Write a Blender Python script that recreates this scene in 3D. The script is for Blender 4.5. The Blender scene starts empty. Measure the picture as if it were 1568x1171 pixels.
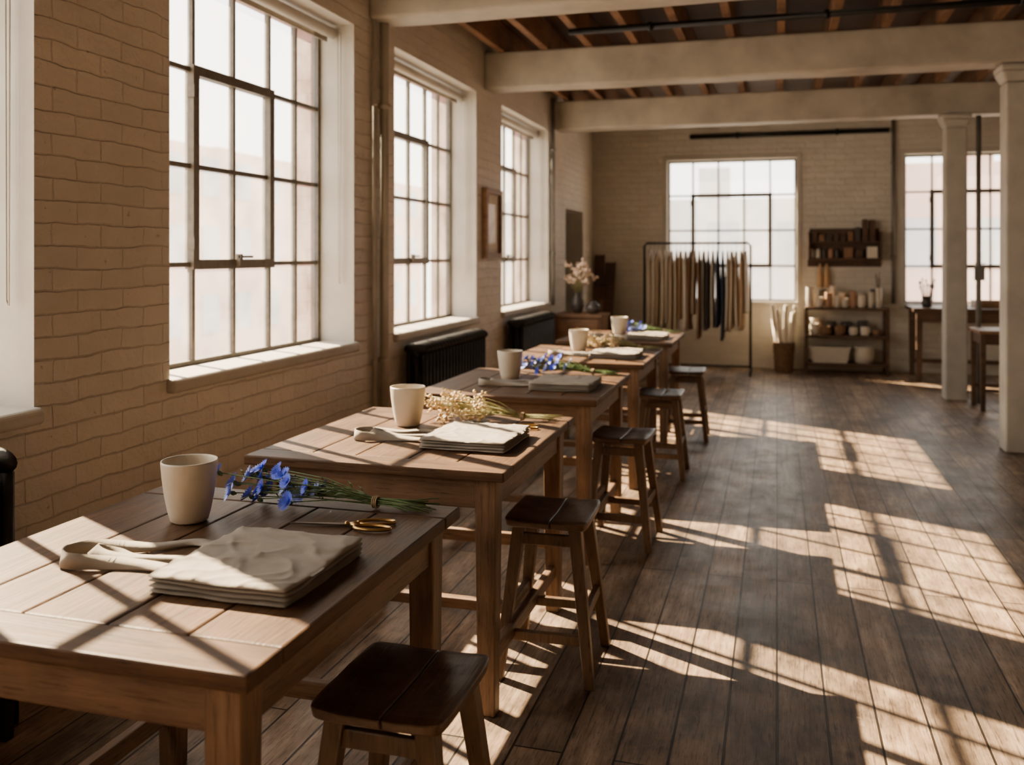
import bpy, bmesh, math, random
from mathutils import Vector, Matrix, noise
R = random.Random(7)
S = bpy.context.scene

# ------------------------------------------------------------------ materials
def newmat(name):
    m = bpy.data.materials.new(name); m.use_nodes = True
    nt = m.node_tree; b = nt.nodes['Principled BSDF']
    return m, nt, b
def N(nt, t, **kw):
    n = nt.nodes.new(t)
    for k, v in kw.items():
        if hasattr(n, k): setattr(n, k, v)
    return n
def L(nt, a, b): nt.links.new(a, b)
def ramp(nt, fac, stops):
    r = N(nt, 'ShaderNodeValToRGB')
    el = r.color_ramp.elements
    while len(el) < len(stops): el.new(0.5)
    for e, (p, c) in zip(el, stops):
        e.position = p; e.color = (c[0], c[1], c[2], 1)
    L(nt, fac, r.inputs[0]); return r.outputs[0]
def coords(nt, order=None, scale=(1,1,1)):
    tc = N(nt, 'ShaderNodeTexCoord')
    v = tc.outputs['Object']
    if order:
        s = N(nt, 'ShaderNodeSeparateXYZ'); c = N(nt, 'ShaderNodeCombineXYZ')
        L(nt, v, s.inputs[0])
        for i, o in enumerate(order): L(nt, s.outputs[o], c.inputs[i])
        v = c.outputs[0]
    mp = N(nt, 'ShaderNodeMapping'); mp.inputs['Scale'].default_value = scale
    L(nt, v, mp.inputs[0]); return mp.outputs[0]
def noisetex(nt, v, scale, detail=4, rough=0.5, dist=0):
    n = N(nt, 'ShaderNodeTexNoise'); n.inputs['Scale'].default_value = scale
    n.inputs['Detail'].default_value = detail; n.inputs['Roughness'].default_value = rough
    n.inputs['Distortion'].default_value = dist
    L(nt, v, n.inputs['Vector']); return n.outputs['Fac']
def bump(nt, b, h, strength=0.3, dist=0.01, prev=None):
    n = N(nt, 'ShaderNodeBump'); n.inputs['Strength'].default_value = strength
    n.inputs['Distance'].default_value = dist; L(nt, h, n.inputs['Height'])
    if prev is not None: L(nt, prev, n.inputs['Normal'])
    L(nt, n.outputs[0], b.inputs['Normal']); return n.outputs[0]
def dark(c, k): return tuple(x*k for x in c)
def plain(name, c, rough=0.6, metal=0.0, var=0.2, scale=8, bmp=0.1, spec=0.5):
    m, nt, b = newmat(name)
    v = coords(nt); f = noisetex(nt, v, scale, 5, 0.6)
    L(nt, ramp(nt, f, [(0.3, dark(c, 1-var)), (0.7, dark(c, 1+var*0.5))]), b.inputs['Base Color'])
    b.inputs['Roughness'].default_value = rough; b.inputs['Metallic'].default_value = metal
    b.inputs['Specular IOR Level'].default_value = spec
    if bmp: bump(nt, b, noisetex(nt, v, scale*8, 3), bmp, 0.004)
    return m
def wood(name, c1, c2, axis='Y', rough=0.45, scale=1.0, spec=0.5):
    m, nt, b = newmat(name)
    b.inputs['Specular IOR Level'].default_value = spec
    sc = {'X': (1.2, 16, 16), 'Y': (16, 1.2, 16), 'Z': (16, 16, 1.2)}[axis]
    v = coords(nt, None, tuple(x*scale for x in sc))
    g = noisetex(nt, v, 1.6, 6, 0.65, 0.6)
    fine = noisetex(nt, v, 8, 4, 0.7)
    big = noisetex(nt, coords(nt), 3.0, 4, 0.6)
    col = ramp(nt, g, [(0.25, c1), (0.5, tuple((a+b_)/2 for a, b_ in zip(c1, c2))), (0.75, c2)])
    mx = N(nt, 'ShaderNodeMixRGB', blend_type='MULTIPLY'); mx.inputs[0].default_value = 0.85
    L(nt, col, mx.inputs[1])
    L(nt, ramp(nt, big, [(0.3, (0.45, 0.42, 0.40)), (0.65, (1.15, 1.12, 1.08))]), mx.inputs[2])
    mx3 = N(nt, 'ShaderNodeMixRGB', blend_type='MULTIPLY'); mx3.inputs[0].default_value = 0.9
    L(nt, mx.outputs[0], mx3.inputs[1])
    L(nt, ramp(nt, fine, [(0.32, (0.4, 0.37, 0.35)), (0.47, (1, 1, 1))]), mx3.inputs[2])
    L(nt, mx3.outputs[0], b.inputs['Base Color'])
    rr = N(nt, 'ShaderNodeMapRange'); rr.inputs['To Min'].default_value = rough-0.1; rr.inputs['To Max'].default_value = rough+0.15
    L(nt, big, rr.inputs[0]); L(nt, rr.outputs[0], b.inputs['Roughness'])
    p = bump(nt, b, fine, 0.4, 0.002); bump(nt, b, g, 0.35, 0.006, p)
    return m
def brickpaint(name, order, c, mottle=0.15, bs=0.6):
    m, nt, b = newmat(name)
    v = coords(nt, order)
    nz = N(nt, 'ShaderNodeTexNoise'); nz.inputs['Scale'].default_value = 5; nz.inputs['Detail'].default_value = 4
    L(nt, v, nz.inputs['Vector'])
    sub = N(nt, 'ShaderNodeVectorMath', operation='SUBTRACT'); sub.inputs[1].default_value = (0.5, 0.5, 0.5)
    L(nt, nz.outputs['Color'], sub.inputs[0])
    scl = N(nt, 'ShaderNodeVectorMath', operation='SCALE'); scl.inputs['Scale'].default_value = 0.04
    L(nt, sub.outputs[0], scl.inputs[0])
    add = N(nt, 'ShaderNodeVectorMath', operation='ADD'); L(nt, v, add.inputs[0]); L(nt, scl.outputs[0], add.inputs[1])
    br = N(nt, 'ShaderNodeTexBrick'); br.inputs['Scale'].default_value = 1
    br.inputs['Brick Width'].default_value = 0.235; br.inputs['Row Height'].default_value = 0.078
    br.inputs['Mortar Size'].default_value = 0.005; br.inputs['Mortar Smooth'].default_value = 1.0
    br.inputs['Color1'].default_value = (0.86, 0.86, 0.86, 1); br.inputs['Color2'].default_value = (1, 1, 1, 1)
    br.inputs['Mortar'].default_value = (0.82, 0.80, 0.78, 1)
    L(nt, add.outputs[0], br.inputs['Vector'])
    patch = noisetex(nt, v, 1.1, 5, 0.6)
    col = ramp(nt, patch, [(0.3, dark(c, 1-mottle)), (0.7, dark(c, 1.05))])
    mx = N(nt, 'ShaderNodeMixRGB', blend_type='MULTIPLY'); mx.inputs[0].default_value = 0.5
    L(nt, col, mx.inputs[1]); L(nt, br.outputs['Color'], mx.inputs[2])
    chip = noisetex(nt, v, 22, 4, 0.65)
    mx2 = N(nt, 'ShaderNodeMixRGB'); L(nt, ramp(nt, chip, [(0.67, (0, 0, 0)), (0.72, (0.6, 0.6, 0.6))]), mx2.inputs[0])
    L(nt, mx.outputs[0], mx2.inputs[1]); mx2.inputs[2].default_value = (0.2, 0.12, 0.08, 1)
    L(nt, mx2.outputs[0], b.inputs['Base Color'])
    b.inputs['Roughness'].default_value = 0.52
    inv = N(nt, 'ShaderNodeMath', operation='SUBTRACT'); inv.inputs[0].default_value = 1; L(nt, br.outputs['Fac'], inv.inputs[1])
    mask = N(nt, 'ShaderNodeMath', operation='MULTIPLY'); L(nt, inv.outputs[0], mask.inputs[0])
    L(nt, ramp(nt, noisetex(nt, v, 2.2, 3), [(0.3, (0.75,)*3), (0.65, (1,)*3)]), mask.inputs[1])
    p = bump(nt, b, mask.outputs[0], bs, 0.014)
    p = bump(nt, b, noisetex(nt, v, 9, 5, 0.6), 0.7, 0.022, p)
    bump(nt, b, noisetex(nt, v, 50, 3), 0.35, 0.005, p)
    return m

M = {}
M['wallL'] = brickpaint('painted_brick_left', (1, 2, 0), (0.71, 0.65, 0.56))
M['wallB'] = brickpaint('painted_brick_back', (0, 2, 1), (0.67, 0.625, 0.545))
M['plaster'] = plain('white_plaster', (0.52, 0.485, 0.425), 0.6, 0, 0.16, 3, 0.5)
M['beam'] = plain('painted_beam', (0.46, 0.42, 0.35), 0.6, 0, 0.3, 2.5, 0.5)
M['column'] = plain('painted_column', (0.48, 0.45, 0.395), 0.6, 0, 0.2, 4, 0.3)
M['redbrick'] = brickpaint('red_brick', (0, 2, 1), (0.34, 0.15, 0.10))
M['frame'] = plain('window_metal', (0.12, 0.10, 0.075), 0.5, 0.2, 0.3, 30, 0.2)
M['iron'] = plain('cast_iron', (0.03, 0.028, 0.026), 0.45, 0.6, 0.3, 20, 0.2)
M['blackmetal'] = plain('black_metal', (0.02, 0.02, 0.02), 0.4, 0.7, 0.2, 20, 0)
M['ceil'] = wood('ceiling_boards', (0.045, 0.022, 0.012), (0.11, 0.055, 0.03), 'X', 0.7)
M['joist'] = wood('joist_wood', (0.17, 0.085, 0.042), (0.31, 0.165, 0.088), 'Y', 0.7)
T1, T2 = (0.10, 0.052, 0.027), (0.27, 0.16, 0.09)
M['topY'] = wood('table_top_wood', (0.050, 0.024, 0.011), (0.165, 0.088, 0.043), 'Y', 0.50, 1, 0.22)
M['topX'] = wood('table_breadboard_wood', (0.046, 0.022, 0.010), (0.15, 0.080, 0.040), 'X', 0.50, 1, 0.22)
M['legZ'] = wood('table_leg_wood', T1, T2, 'Z', 0.45)
M['railX'] = wood('table_apron_wood_x', T1, T2, 'X', 0.45)
M['railY'] = wood('table_apron_wood_y', T1, T2, 'Y', 0.45)
M['stool'] = wood('stool_seat_wood', (0.055, 0.029, 0.016), (0.17, 0.095, 0.053), 'Y', 0.35)
M['stoolZ'] = wood('stool_leg_wood', (0.08, 0.042, 0.022), (0.22, 0.13, 0.07), 'Z', 0.42)
M['darkwood'] = wood('dark_wood', (0.05, 0.026, 0.015), (0.14, 0.075, 0.04), 'X', 0.5)
M['midwood'] = wood('mid_wood', (0.16, 0.08, 0.04), (0.34, 0.19, 0.10), 'X', 0.5)
M['ceramic'] = plain('cream_ceramic', (0.62, 0.555, 0.45), 0.38, 0, 0.08, 12, 0.1)
M['darkpot'] = plain('dark_ceramic', (0.06, 0.05, 0.045), 0.4, 0, 0.2, 12, 0.1)
M['terracotta'] = plain('terracotta', (0.40, 0.22, 0.13), 0.7, 0, 0.2, 12, 0.1)
M['paper'] = plain('paper', (0.74, 0.66, 0.54), 0.8, 0, 0.1, 12, 0)
M['brass'] = plain('brass', (0.55, 0.34, 0.12), 0.28, 1.0, 0.15, 20, 0)
M['steel'] = plain('dark_steel', (0.25, 0.22, 0.19), 0.3, 1.0, 0.15, 20, 0)
M['green'] = plain('stem_green', (0.14, 0.22, 0.08), 0.6, 0, 0.4, 40, 0)
M['drygreen'] = plain('dry_stem', (0.36, 0.34, 0.15), 0.7, 0, 0.4, 40, 0)
M['blue'] = plain('cornflower_blue', (0.12, 0.18, 0.92), 0.55, 0, 0.3, 60, 0)
M['paleblue'] = plain('pale_blue', (0.36, 0.44, 0.92), 0.6, 0, 0.25, 60, 0)
M['dryflower'] = plain('dried_flower', (0.78, 0.62, 0.37), 0.75, 0, 0.3, 60, 0)
M['pinkdry'] = plain('pale_dried_petals', (0.85, 0.66, 0.52), 0.75, 0, 0.2, 60, 0)
M['twine'] = plain('twine', (0.45, 0.33, 0.2), 0.9, 0, 0.3, 60, 0)
M['wicker'] = plain('wicker', (0.22, 0.12, 0.06), 0.8, 0, 0.4, 50, 0.4)
M['grey'] = plain('grey_door_paint', (0.22, 0.20, 0.17), 0.6, 0, 0.2, 4, 0.1)
M['conduit'] = plain('grey_conduit', (0.20, 0.19, 0.17), 0.5, 0.3, 0.2, 10, 0)
M['picture'] = plain('faded_print', (0.55, 0.50, 0.42), 0.3, 0, 0.5, 9, 0)
M['facade'] = plain('outside_facade', (0.62, 0.44, 0.37), 0.9, 0, 0.15, 0.6, 0)
M['facade2'] = plain('outside_facade_grey', (0.58, 0.56, 0.55), 0.9, 0, 0.15, 0.6, 0)
M['facadewin'] = plain('outside_window', (0.42, 0.44, 0.48), 0.6, 0, 0.2, 0.6, 0)
M['street'] = plain('outside_ground', (0.5, 0.48, 0.45), 0.9, 0, 0.1, 0.5, 0)
def linen(name, c, bs=0.6):
    m, nt, b = newmat(name)
    v = coords(nt)
    L(nt, ramp(nt, noisetex(nt, v, 14, 5, 0.6), [(0.3, dark(c, 0.85)), (0.7, c)]), b.inputs['Base Color'])
    b.inputs['Roughness'].default_value = 0.9
    b.inputs['Sheen Weight'].default_value = 0.05
    p = bump(nt, b, noisetex(nt, v, 500, 2), 0.25, 0.001)
    bump(nt, b, noisetex(nt, v, 16, 3, 0.5, 1.2), bs, 0.008, p)
    return m
M['linen'] = linen('linen_cloth', (0.33, 0.29, 0.24), 0.25)
for i, c in enumerate([(0.78,0.68,0.55),(0.60,0.47,0.33),(0.85,0.78,0.68),(0.32,0.18,0.10),(0.07,0.06,0.06),(0.55,0.36,0.20),(0.03,0.04,0.07),(0.70,0.56,0.40),(0.42,0.38,0.33)]):
    M['cl%d' % i] = linen('garment_cloth_%d' % i, c)
# floor
m, nt, b = newmat('floor_planks'); M['floor'] = m
v = coords(nt, (1, 0, 2))
br = N(nt, 'ShaderNodeTexBrick'); br.offset = 0.37
br.inputs['Scale'].default_value = 1; br.inputs['Brick Width'].default_value = 2.6
br.inputs['Row Height'].default_value = 0.15; br.inputs['Mortar Size'].default_value = 0.004
br.inputs['Mortar Smooth'].default_value = 0.3
br.inputs['Color1'].default_value = (0.55, 0.55, 0.55, 1); br.inputs['Color2'].default_value = (1.0, 0.98, 0.94, 1)
br.inputs['Mortar'].default_value = (0.05, 0.04, 0.03, 1)
L(nt, v, br.inputs['Vector'])
gv = coords(nt, (0, 1, 2), (22, 1.3, 1))
g = noisetex(nt, gv, 1.4, 6, 0.65, 0.5)
col = ramp(nt, g, [(0.25, (0.20, 0.135, 0.092)), (0.5, (0.40, 0.285, 0.20)), (0.75, (0.60, 0.465, 0.35))])
mx = N(nt, 'ShaderNodeMixRGB', blend_type='MULTIPLY'); mx.inputs[0].default_value = 1
L(nt, col, mx.inputs[1]); L(nt, br.outputs['Color'], mx.inputs[2])
blot = noisetex(nt, coords(nt, None, (1.6, 0.8, 1)), 1.9, 7, 0.72)
mx2 = N(nt, 'ShaderNodeMixRGB', blend_type='MULTIPLY'); mx2.inputs[0].default_value = 0.92
L(nt, mx.outputs[0], mx2.inputs[1]); L(nt, ramp(nt, blot, [(0.40, (0.34, 0.33, 0.33)), (0.6, (1.15, 1.13, 1.1))]), mx2.inputs[2])
mx4 = N(nt, 'ShaderNodeMixRGB', blend_type='MULTIPLY'); mx4.inputs[0].default_value = 0.9
fn = noisetex(nt, coords(nt, None, (14, 1.0, 1)), 9, 4, 0.7)
L(nt, mx2.outputs[0], mx4.inputs[1]); L(nt, ramp(nt, fn, [(0.35, (0.32, 0.30, 0.28)), (0.48, (1, 1, 1))]), mx4.inputs[2])
vo = N(nt, 'ShaderNodeTexVoronoi'); vo.inputs['Scale'].default_value = 2.3; L(nt, coords(nt, None, (1.6, 0.9, 1)), vo.inputs['Vector'])
mx5 = N(nt, 'ShaderNodeMixRGB', blend_type='MULTIPLY'); mx5.inputs[0].default_value = 0.9
L(nt, mx4.outputs[0], mx5.inputs[1]); L(nt, ramp(nt, vo.outputs['Distance'], [(0.03, (0.2, 0.17, 0.15)), (0.075, (1, 1, 1))]), mx5.inputs[2])
L(nt, mx5.outputs[0], b.inputs['Base Color'])
rr = N(nt, 'ShaderNodeMapRange'); rr.inputs['To Min'].default_value = 0.26; rr.inputs['To Max'].default_value = 0.62
L(nt, noisetex(nt, coords(nt), 5, 5, 0.7), rr.inputs[0]); L(nt, rr.outputs[0], b.inputs['Roughness'])
inv = N(nt, 'ShaderNodeMath', operation='SUBTRACT'); inv.inputs[0].default_value = 1; L(nt, br.outputs['Fac'], inv.inputs[1])
p = bump(nt, b, inv.outputs[0], 0.7, 0.005); p = bump(nt, b, g, 0.4, 0.005, p)
bump(nt, b, noisetex(nt, coords(nt), 3.5, 3), 0.3, 0.02, p)
# glass: slightly dusty pane
m = bpy.data.materials.new('dusty_glass'); m.use_nodes = True; nt = m.node_tree; M['glass'] = m
nt.nodes.remove(nt.nodes['Principled BSDF']); out = nt.nodes['Material Output']
tr = N(nt, 'ShaderNodeBsdfTransparent'); tr.inputs[0].default_value = (0.96, 0.96, 0.95, 1)
tl = N(nt, 'ShaderNodeBsdfTranslucent'); tl.inputs[0].default_value = (1, 0.95, 0.88, 1)
mxs = N(nt, 'ShaderNodeMixShader')
L(nt, ramp(nt, noisetex(nt, coords(nt), 3, 5, 0.6), [(0.3, (0.02,)*3), (0.75, (0.09,)*3)]), mxs.inputs[0])
L(nt, tr.outputs[0], mxs.inputs[1]); L(nt, tl.outputs[0], mxs.inputs[2]); L(nt, mxs.outputs[0], out.inputs[0])

# ------------------------------------------------------------------ builder
class B:
    def __init__(s): s.v=[]; s.f=[]; s.m=[]; s.sm=[]; s.mats=[]
    def mi(s, k):
        if k not in s.mats: s.mats.append(k)
        return s.mats.index(k)
    def add(s, vs, fs, k, smooth=False):
        o = len(s.v); s.v += [tuple(x) for x in vs]; i = s.mi(k)
        for f in fs: s.f.append([a+o for a in f]); s.m.append(i); s.sm.append(smooth)
    def hexa(s, q0, q1, k):
        s.add(list(q0)+list(q1), [(0,1,2,3),(4,5,6,7),(0,1,5,4),(1,2,6,5),(2,3,7,6),(3,0,4,7)], k)
    def box(s, x0,x1,y0,y1,z0,z1,k):
        s.hexa([(x0,y0,z0),(x1,y0,z0),(x1,y1,z0),(x0,y1,z0)],[(x0,y0,z1),(x1,y0,z1),(x1,y1,z1),(x0,y1,z1)],k)
    def post(s, p0, p1, a0, a1, k):
        x,y,z=p0; X,Y,Z=p1
        s.hexa([(x-a0,y-a0,z),(x+a0,y-a0,z),(x+a0,y+a0,z),(x-a0,y+a0,z)],[(X-a1,Y-a1,Z),(X+a1,Y-a1,Z),(X+a1,Y+a1,Z),(X-a1,Y+a1,Z)],k)
    def bar(s, p0, p1, w, h, k):
        p0=Vector(p0); p1=Vector(p1); d=(p1-p0).normalized()
        up=Vector((0,0,1)) if abs(d.z)<0.9 else Vector((1,0,0))
        r=d.cross(up).normalized(); u=r.cross(d)
        q=lambda p:[p-r*w/2-u*h/2,p+r*w/2-u*h/2,p+r*w/2+u*h/2,p-r*w/2+u*h/2]
        s.hexa(q(p0),q(p1),k)
    def tube(s, pts, r, k, n=8, closed=False, radii=None):
        pts=[Vector(p) for p in pts]; vs=[]; fs=[]; prev=None
        c=len(pts)
        for i,p in enumerate(pts):
            if closed: d=pts[(i+1)%c]-pts[i-1]
            else: d=pts[min(i+1,c-1)]-pts[max(i-1,0)]
            d.normalize()
            if prev is None:
                up=Vector((0,0,1)) if abs(d.z)<0.9 else Vector((1,0,0)); a=d.cross(up).normalized()
            else:
                a=(prev-d*prev.dot(d)).normalized()
            prev=a; bb=d.cross(a); rr=radii[i] if radii else r
            for j in range(n):
                t=2*math.pi*j/n; vs.append(p+a*math.cos(t)*rr+bb*math.sin(t)*rr)
        for i in range(c if closed else c-1):
            i2=(i+1)%c
            for j in range(n): fs.append((i*n+j,i*n+(j+1)%n,i2*n+(j+1)%n,i2*n+j))
        if not closed: fs.append(tuple(range(n))); fs.append(tuple((c-1)*n+j for j in range(n)))
        s.add(vs,fs,k,True)
    def lathe(s, c, prof, k, n=32):
        vs=[]; fs=[]
        for r,z in prof:
            for j in range(n):
                t=2*math.pi*j/n; vs.append((c[0]+r*math.cos(t),c[1]+r*math.sin(t),c[2]+z))
        for i in range(len(prof)-1):
            for j in range(n): fs.append((i*n+j,i*n+(j+1)%n,(i+1)*n+(j+1)%n,(i+1)*n+j))
        fs.append(tuple(range(n))); fs.append(tuple((len(prof)-1)*n+j for j in range(n)))
        s.add(vs,fs,k,True)
    def ell(s, c, r, k, n=10):
        vs=[];fs=[]
        for i in range(n+1):
            a=math.pi*i/n-math.pi/2; rr=max(math.cos(a),0.02)
            for j in range(n):
                t=2*math.pi*j/n; vs.append((c[0]+r[0]*rr*math.cos(t),c[1]+r[1]*rr*math.sin(t),c[2]+r[2]*math.sin(a)))
        for i in range(n):
            for j in range(n): fs.append((i*n+j,i*n+(j+1)%n,(i+1)*n+(j+1)%n,(i+1)*n+j))
        fs.append(tuple(range(n))); fs.append(tuple(n*n+j for j in range(n)))
        s.add(vs,fs,k,True)
    def ribbon(s, pts, wv, th, k):
        vs=[];fs=[]; c=len(pts)
        for i in range(c):
            p=Vector(pts[i]); w=Vector(wv[i])
            d=(Vector(pts[min(i+1,c-1)])-Vector(pts[max(i-1,0)])).normalized(); nn=d.cross(w).normalized()*th/2
            vs+=[p-w/2-nn,p+w/2-nn,p+w/2+nn,p-w/2+nn]
        for i in range(c-1):
            for j in range(4): fs.append((i*4+j,i*4+(j+1)%4,(i+1)*4+(j+1)%4,(i+1)*4+j))
        fs+= [(0,1,2,3),tuple((c-1)*4+j for j in range(4))]
        s.add(vs,fs,k,True)
    def obj(s, name, loc=(0,0,0), bevel=0, seg=2, rot=0, merge=False):
        me=bpy.data.meshes.new(name); me.from_pydata([tuple(x) for x in s.v],[],s.f)
        for k in s.mats: me.materials.append(M[k])
        for p,i,sm in zip(me.polygons,s.m,s.sm): p.material_index=i; p.use_smooth=sm
        bm=bmesh.new(); bm.from_mesh(me)
        if merge: bmesh.ops.remove_doubles(bm,verts=bm.verts,dist=1e-5)
        bmesh.ops.recalc_face_normals(bm,faces=bm.faces); bm.to_mesh(me); bm.free()
        o=bpy.data.objects.new(name,me); S.collection.objects.link(o); o.location=loc; o.rotation_euler[2]=rot
        if bevel:
            md=o.modifiers.new('bevel','BEVEL'); md.width=bevel; md.segments=seg; md.limit_method='ANGLE'; md.angle_limit=0.7
        return o
def dup(o, loc, rot=0):
    c=o.copy(); S.collection.objects.link(c); c.location=loc; c.rotation_euler[2]=rot; return c

# ------------------------------------------------------------------ room shell
XL=-2.4; XR=4.6; YF=-2.6; YB=12.2; ZC=3.40
WZ0,WZ1=0.93,2.81
wins=[(-1.45,0.22),(0.83,2.505),(3.22,4.925),(5.52,7.21),(7.94,9.70)]
DOOR=(10.55,11.55,2.0)
def holewall(name, axis, plane, sgn, u0,u1,z0,z1, holes, k, layers):
    us=sorted(set([u0,u1]+[h[0] for h in holes]+[h[1] for h in holes]))
    zs=sorted(set([z0,z1]+[h[2] for h in holes]+[h[3] for h in holes]))
    b=B()
    def P(u,z,d):
        c=plane+sgn*d
        return (c,u,z) if axis=='X' else (u,c,z)
    def inh(u,z): return any(h[0]<u<h[1] and h[2]<z<h[3] for h in holes)
    D=layers[-1][0]
    for i in range(len(us)-1):
        for j in range(len(zs)-1):
            a,c,e,f=us[i],us[i+1],zs[j],zs[j+1]
            if inh((a+c)/2,(e+f)/2): continue
            b.add([P(a,e,0),P(c,e,0),P(c,f,0),P(a,f,0)],[(0,1,2,3)],k)
            b.add([P(a,e,D),P(c,e,D),P(c,f,D),P(a,f,D)],[(0,1,2,3)],layers[-1][1])
    for h in holes:
        d0=0
        uu=[u for u in us if h[0]<=u<=h[1]]; zz=[z for z in zs if h[2]<=z<=h[3]]
        for dd,mk in layers:
            for z in (h[2],h[3]):
                for i in range(len(uu)-1):
                    b.add([P(uu[i],z,d0),P(uu[i+1],z,d0),P(uu[i+1],z,dd),P(uu[i],z,dd)],[(0,1,2,3)],mk)
            for u in (h[0],h[1]):
                for i in range(len(zz)-1):
                    b.add([P(u,zz[i],d0),P(u,zz[i+1],d0),P(u,zz[i+1],dd),P(u,zz[i],dd)],[(0,1,2,3)],mk)
            d0=dd
    for (a,e,c,f) in ((u0,z0,u1,z0),(u0,z1,u1,z1),(u0,z0,u0,z1),(u1,z0,u1,z1)):
        b.add([P(a,e,0),P(c,f,0),P(c,f,D),P(a,e,D)],[(0,1,2,3)],k)
    return b.obj(name,bevel=0.012,seg=3,merge=True)
LH=[(a,c,WZ0,WZ1) for a,c in wins]+[(DOOR[0],DOOR[1],0.0005,DOOR[2])]
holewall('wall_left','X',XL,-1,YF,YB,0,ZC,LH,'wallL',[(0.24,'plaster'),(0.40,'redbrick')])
BW=[(-1.395,0.24,0.85,2.69),(1.512,3.14,0.85,2.69)]
holewall('wall_back','Y',YB,1,XL-0.4,XR+0.3,0,ZC,BW,'wallB',[(0.12,'plaster'),(0.30,'redbrick')])
b=B(); b.box(XR,XR+0.3,YF,YB,0,ZC,'wallL'); b.obj('wall_right')
b=B(); b.box(XL-0.4,XR+0.3,YF-0.3,YF,0,ZC,'wallB'); b.obj('wall_front')
b=B(); b.box(XL-0.4,XR+0.3,YF-0.3,YB+0.3,-0.1,0,'floor'); b.obj('floor')
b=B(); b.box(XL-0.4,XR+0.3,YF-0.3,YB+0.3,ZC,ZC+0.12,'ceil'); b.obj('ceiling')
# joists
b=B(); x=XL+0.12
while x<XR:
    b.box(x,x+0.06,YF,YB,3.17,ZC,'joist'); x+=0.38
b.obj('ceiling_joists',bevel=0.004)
# beams
for (y,zb) in ((3.0,2.86),(5.13,2.895),(7.42,2.86),(9.98,2.85),(0.6,2.86)):
    b=B(); n=26
    xs=[XL+(XR-XL)*i/n for i in range(n+1)]
    vs=[];fs=[]
    for i,x in enumerate(xs):
        for (dy,dz) in ((0,0),(0,3.17-zb),(0.26,3.17-zb),(0.26,0)):
            vs.append((x,y+dy+0.012*(noise.noise((x*1.5,dz*9,y+dy))),zb+dz+0.010*noise.noise((x*1.7,dy*9+3,y))))
    for i in range(n):
        for j in range(4): fs.append((i*4+j,i*4+(j+1)%4,(i+1)*4+(j+1)%4,(i+1)*4+j))
    fs+=[(0,1,2,3),tuple(n*4+j for j in range(4))]
    b.add(vs,fs,'beam'); b.obj('ceiling_beam',bevel=0.02,seg=3)
# columns with flared capital
for y in (7.42,9.92):
    b=B(); x=1.71; cy=y+0.12; h=0.10
    b.post((x,cy,0),(x,cy,2.72),h+0.005,h,'column')
    b.hexa([(x-h,cy-h,2.72),(x+h,cy-h,2.72),(x+h,cy+h,2.72),(x-h,cy+h,2.72)],
           [(x-.14,cy-.13,2.80),(x+.14,cy-.13,2.80),(x+.14,cy+.13,2.80),(x-.14,cy+.13,2.80)],'column')
    b.box(x-.14,x+.14,cy-.13,cy+.13,2.80,2.85,'column')
    b.obj('support_column',bevel=0.018,seg=3)
# windows
def window(idx, axis, plane, u0,u1,z0,z1, vs_, hs, case):
    b=B()
    def bar(ua,ub,za,zb,t0,t1,k='frame'):
        if axis=='X': b.box(plane-t1,plane-t0,ua,ub,za,zb,k)
        else: b.box(ua,ub,plane+t0,plane+t1,za,zb,k)
    w=0.028
    bar(u0,u0+w,z0,z1,-0.02,0.02); bar(u1-w,u1,z0,z1,-0.02,0.02)
    bar(u0+w,u1-w,z0,z0+w,-0.02,0.02); bar(u0+w,u1-w,z1-w,z1,-0.02,0.02)
    for v in vs_: bar(v-0.011,v+0.011,z0+w,z1-w,-0.014,0.014)
    for h in hs: bar(u0+w,u1-w,h-0.011,h+0.011,-0.013,0.013)
    ca,cb,cz0,cz1=case; q=0.023
    bar(ca-q,ca+q,cz0-q,cz1+q,-0.03,0.018); bar(cb-q,cb+q,cz0-q,cz1+q,-0.03,0.018)
    bar(ca+q,cb-q,cz0-q,cz0+q,-0.03,0.018); bar(ca+q,cb-q,cz1-q,cz1+q,-0.03,0.018)
    mid=(ca+cb)/2
    bar(mid-0.012,mid+0.012,cz0-0.01,cz0+0.05,-0.055,-0.03)
    bar(mid-0.012,mid+0.10,cz0+0.03,cz0+0.042,-0.06,-0.045)
    for zz in (cz0+0.1,cz1-0.1): bar(ca-q-0.01,ca-q+0.015,zz-0.03,zz+0.03,-0.04,0.0)
    bar(u0+w,u1-w,z0+w,z1-w,-0.002,0.002,'glass')
    b.obj('window_%d'%idx)
i=1
for (a,c) in wins:
    f=c+0.005
    vs_=[f-0.28*1,f-0.28*2,f-0.28*2-0.335,f-0.28*2-0.67,f-0.28*3-0.67]
    window(i,'X',XL-0.24,a,c,WZ0,WZ1,[v for v in vs_ if v>a+0.05],[1.405,1.865,2.315],(vs_[3],vs_[1],1.405,2.315)); i+=1
for (a,c,z0,z1) in BW:
    st=(c-a)/5; h=(z1-z0)/4
    window(i,'Y',YB+0.10,a,c,z0,z1,[a+st*j for j in (1,2,3,4)],[z0+h*j for j in (1,2,3)],(a+st,a+4*st,z0+h,z0+3*h)); i+=1
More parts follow.
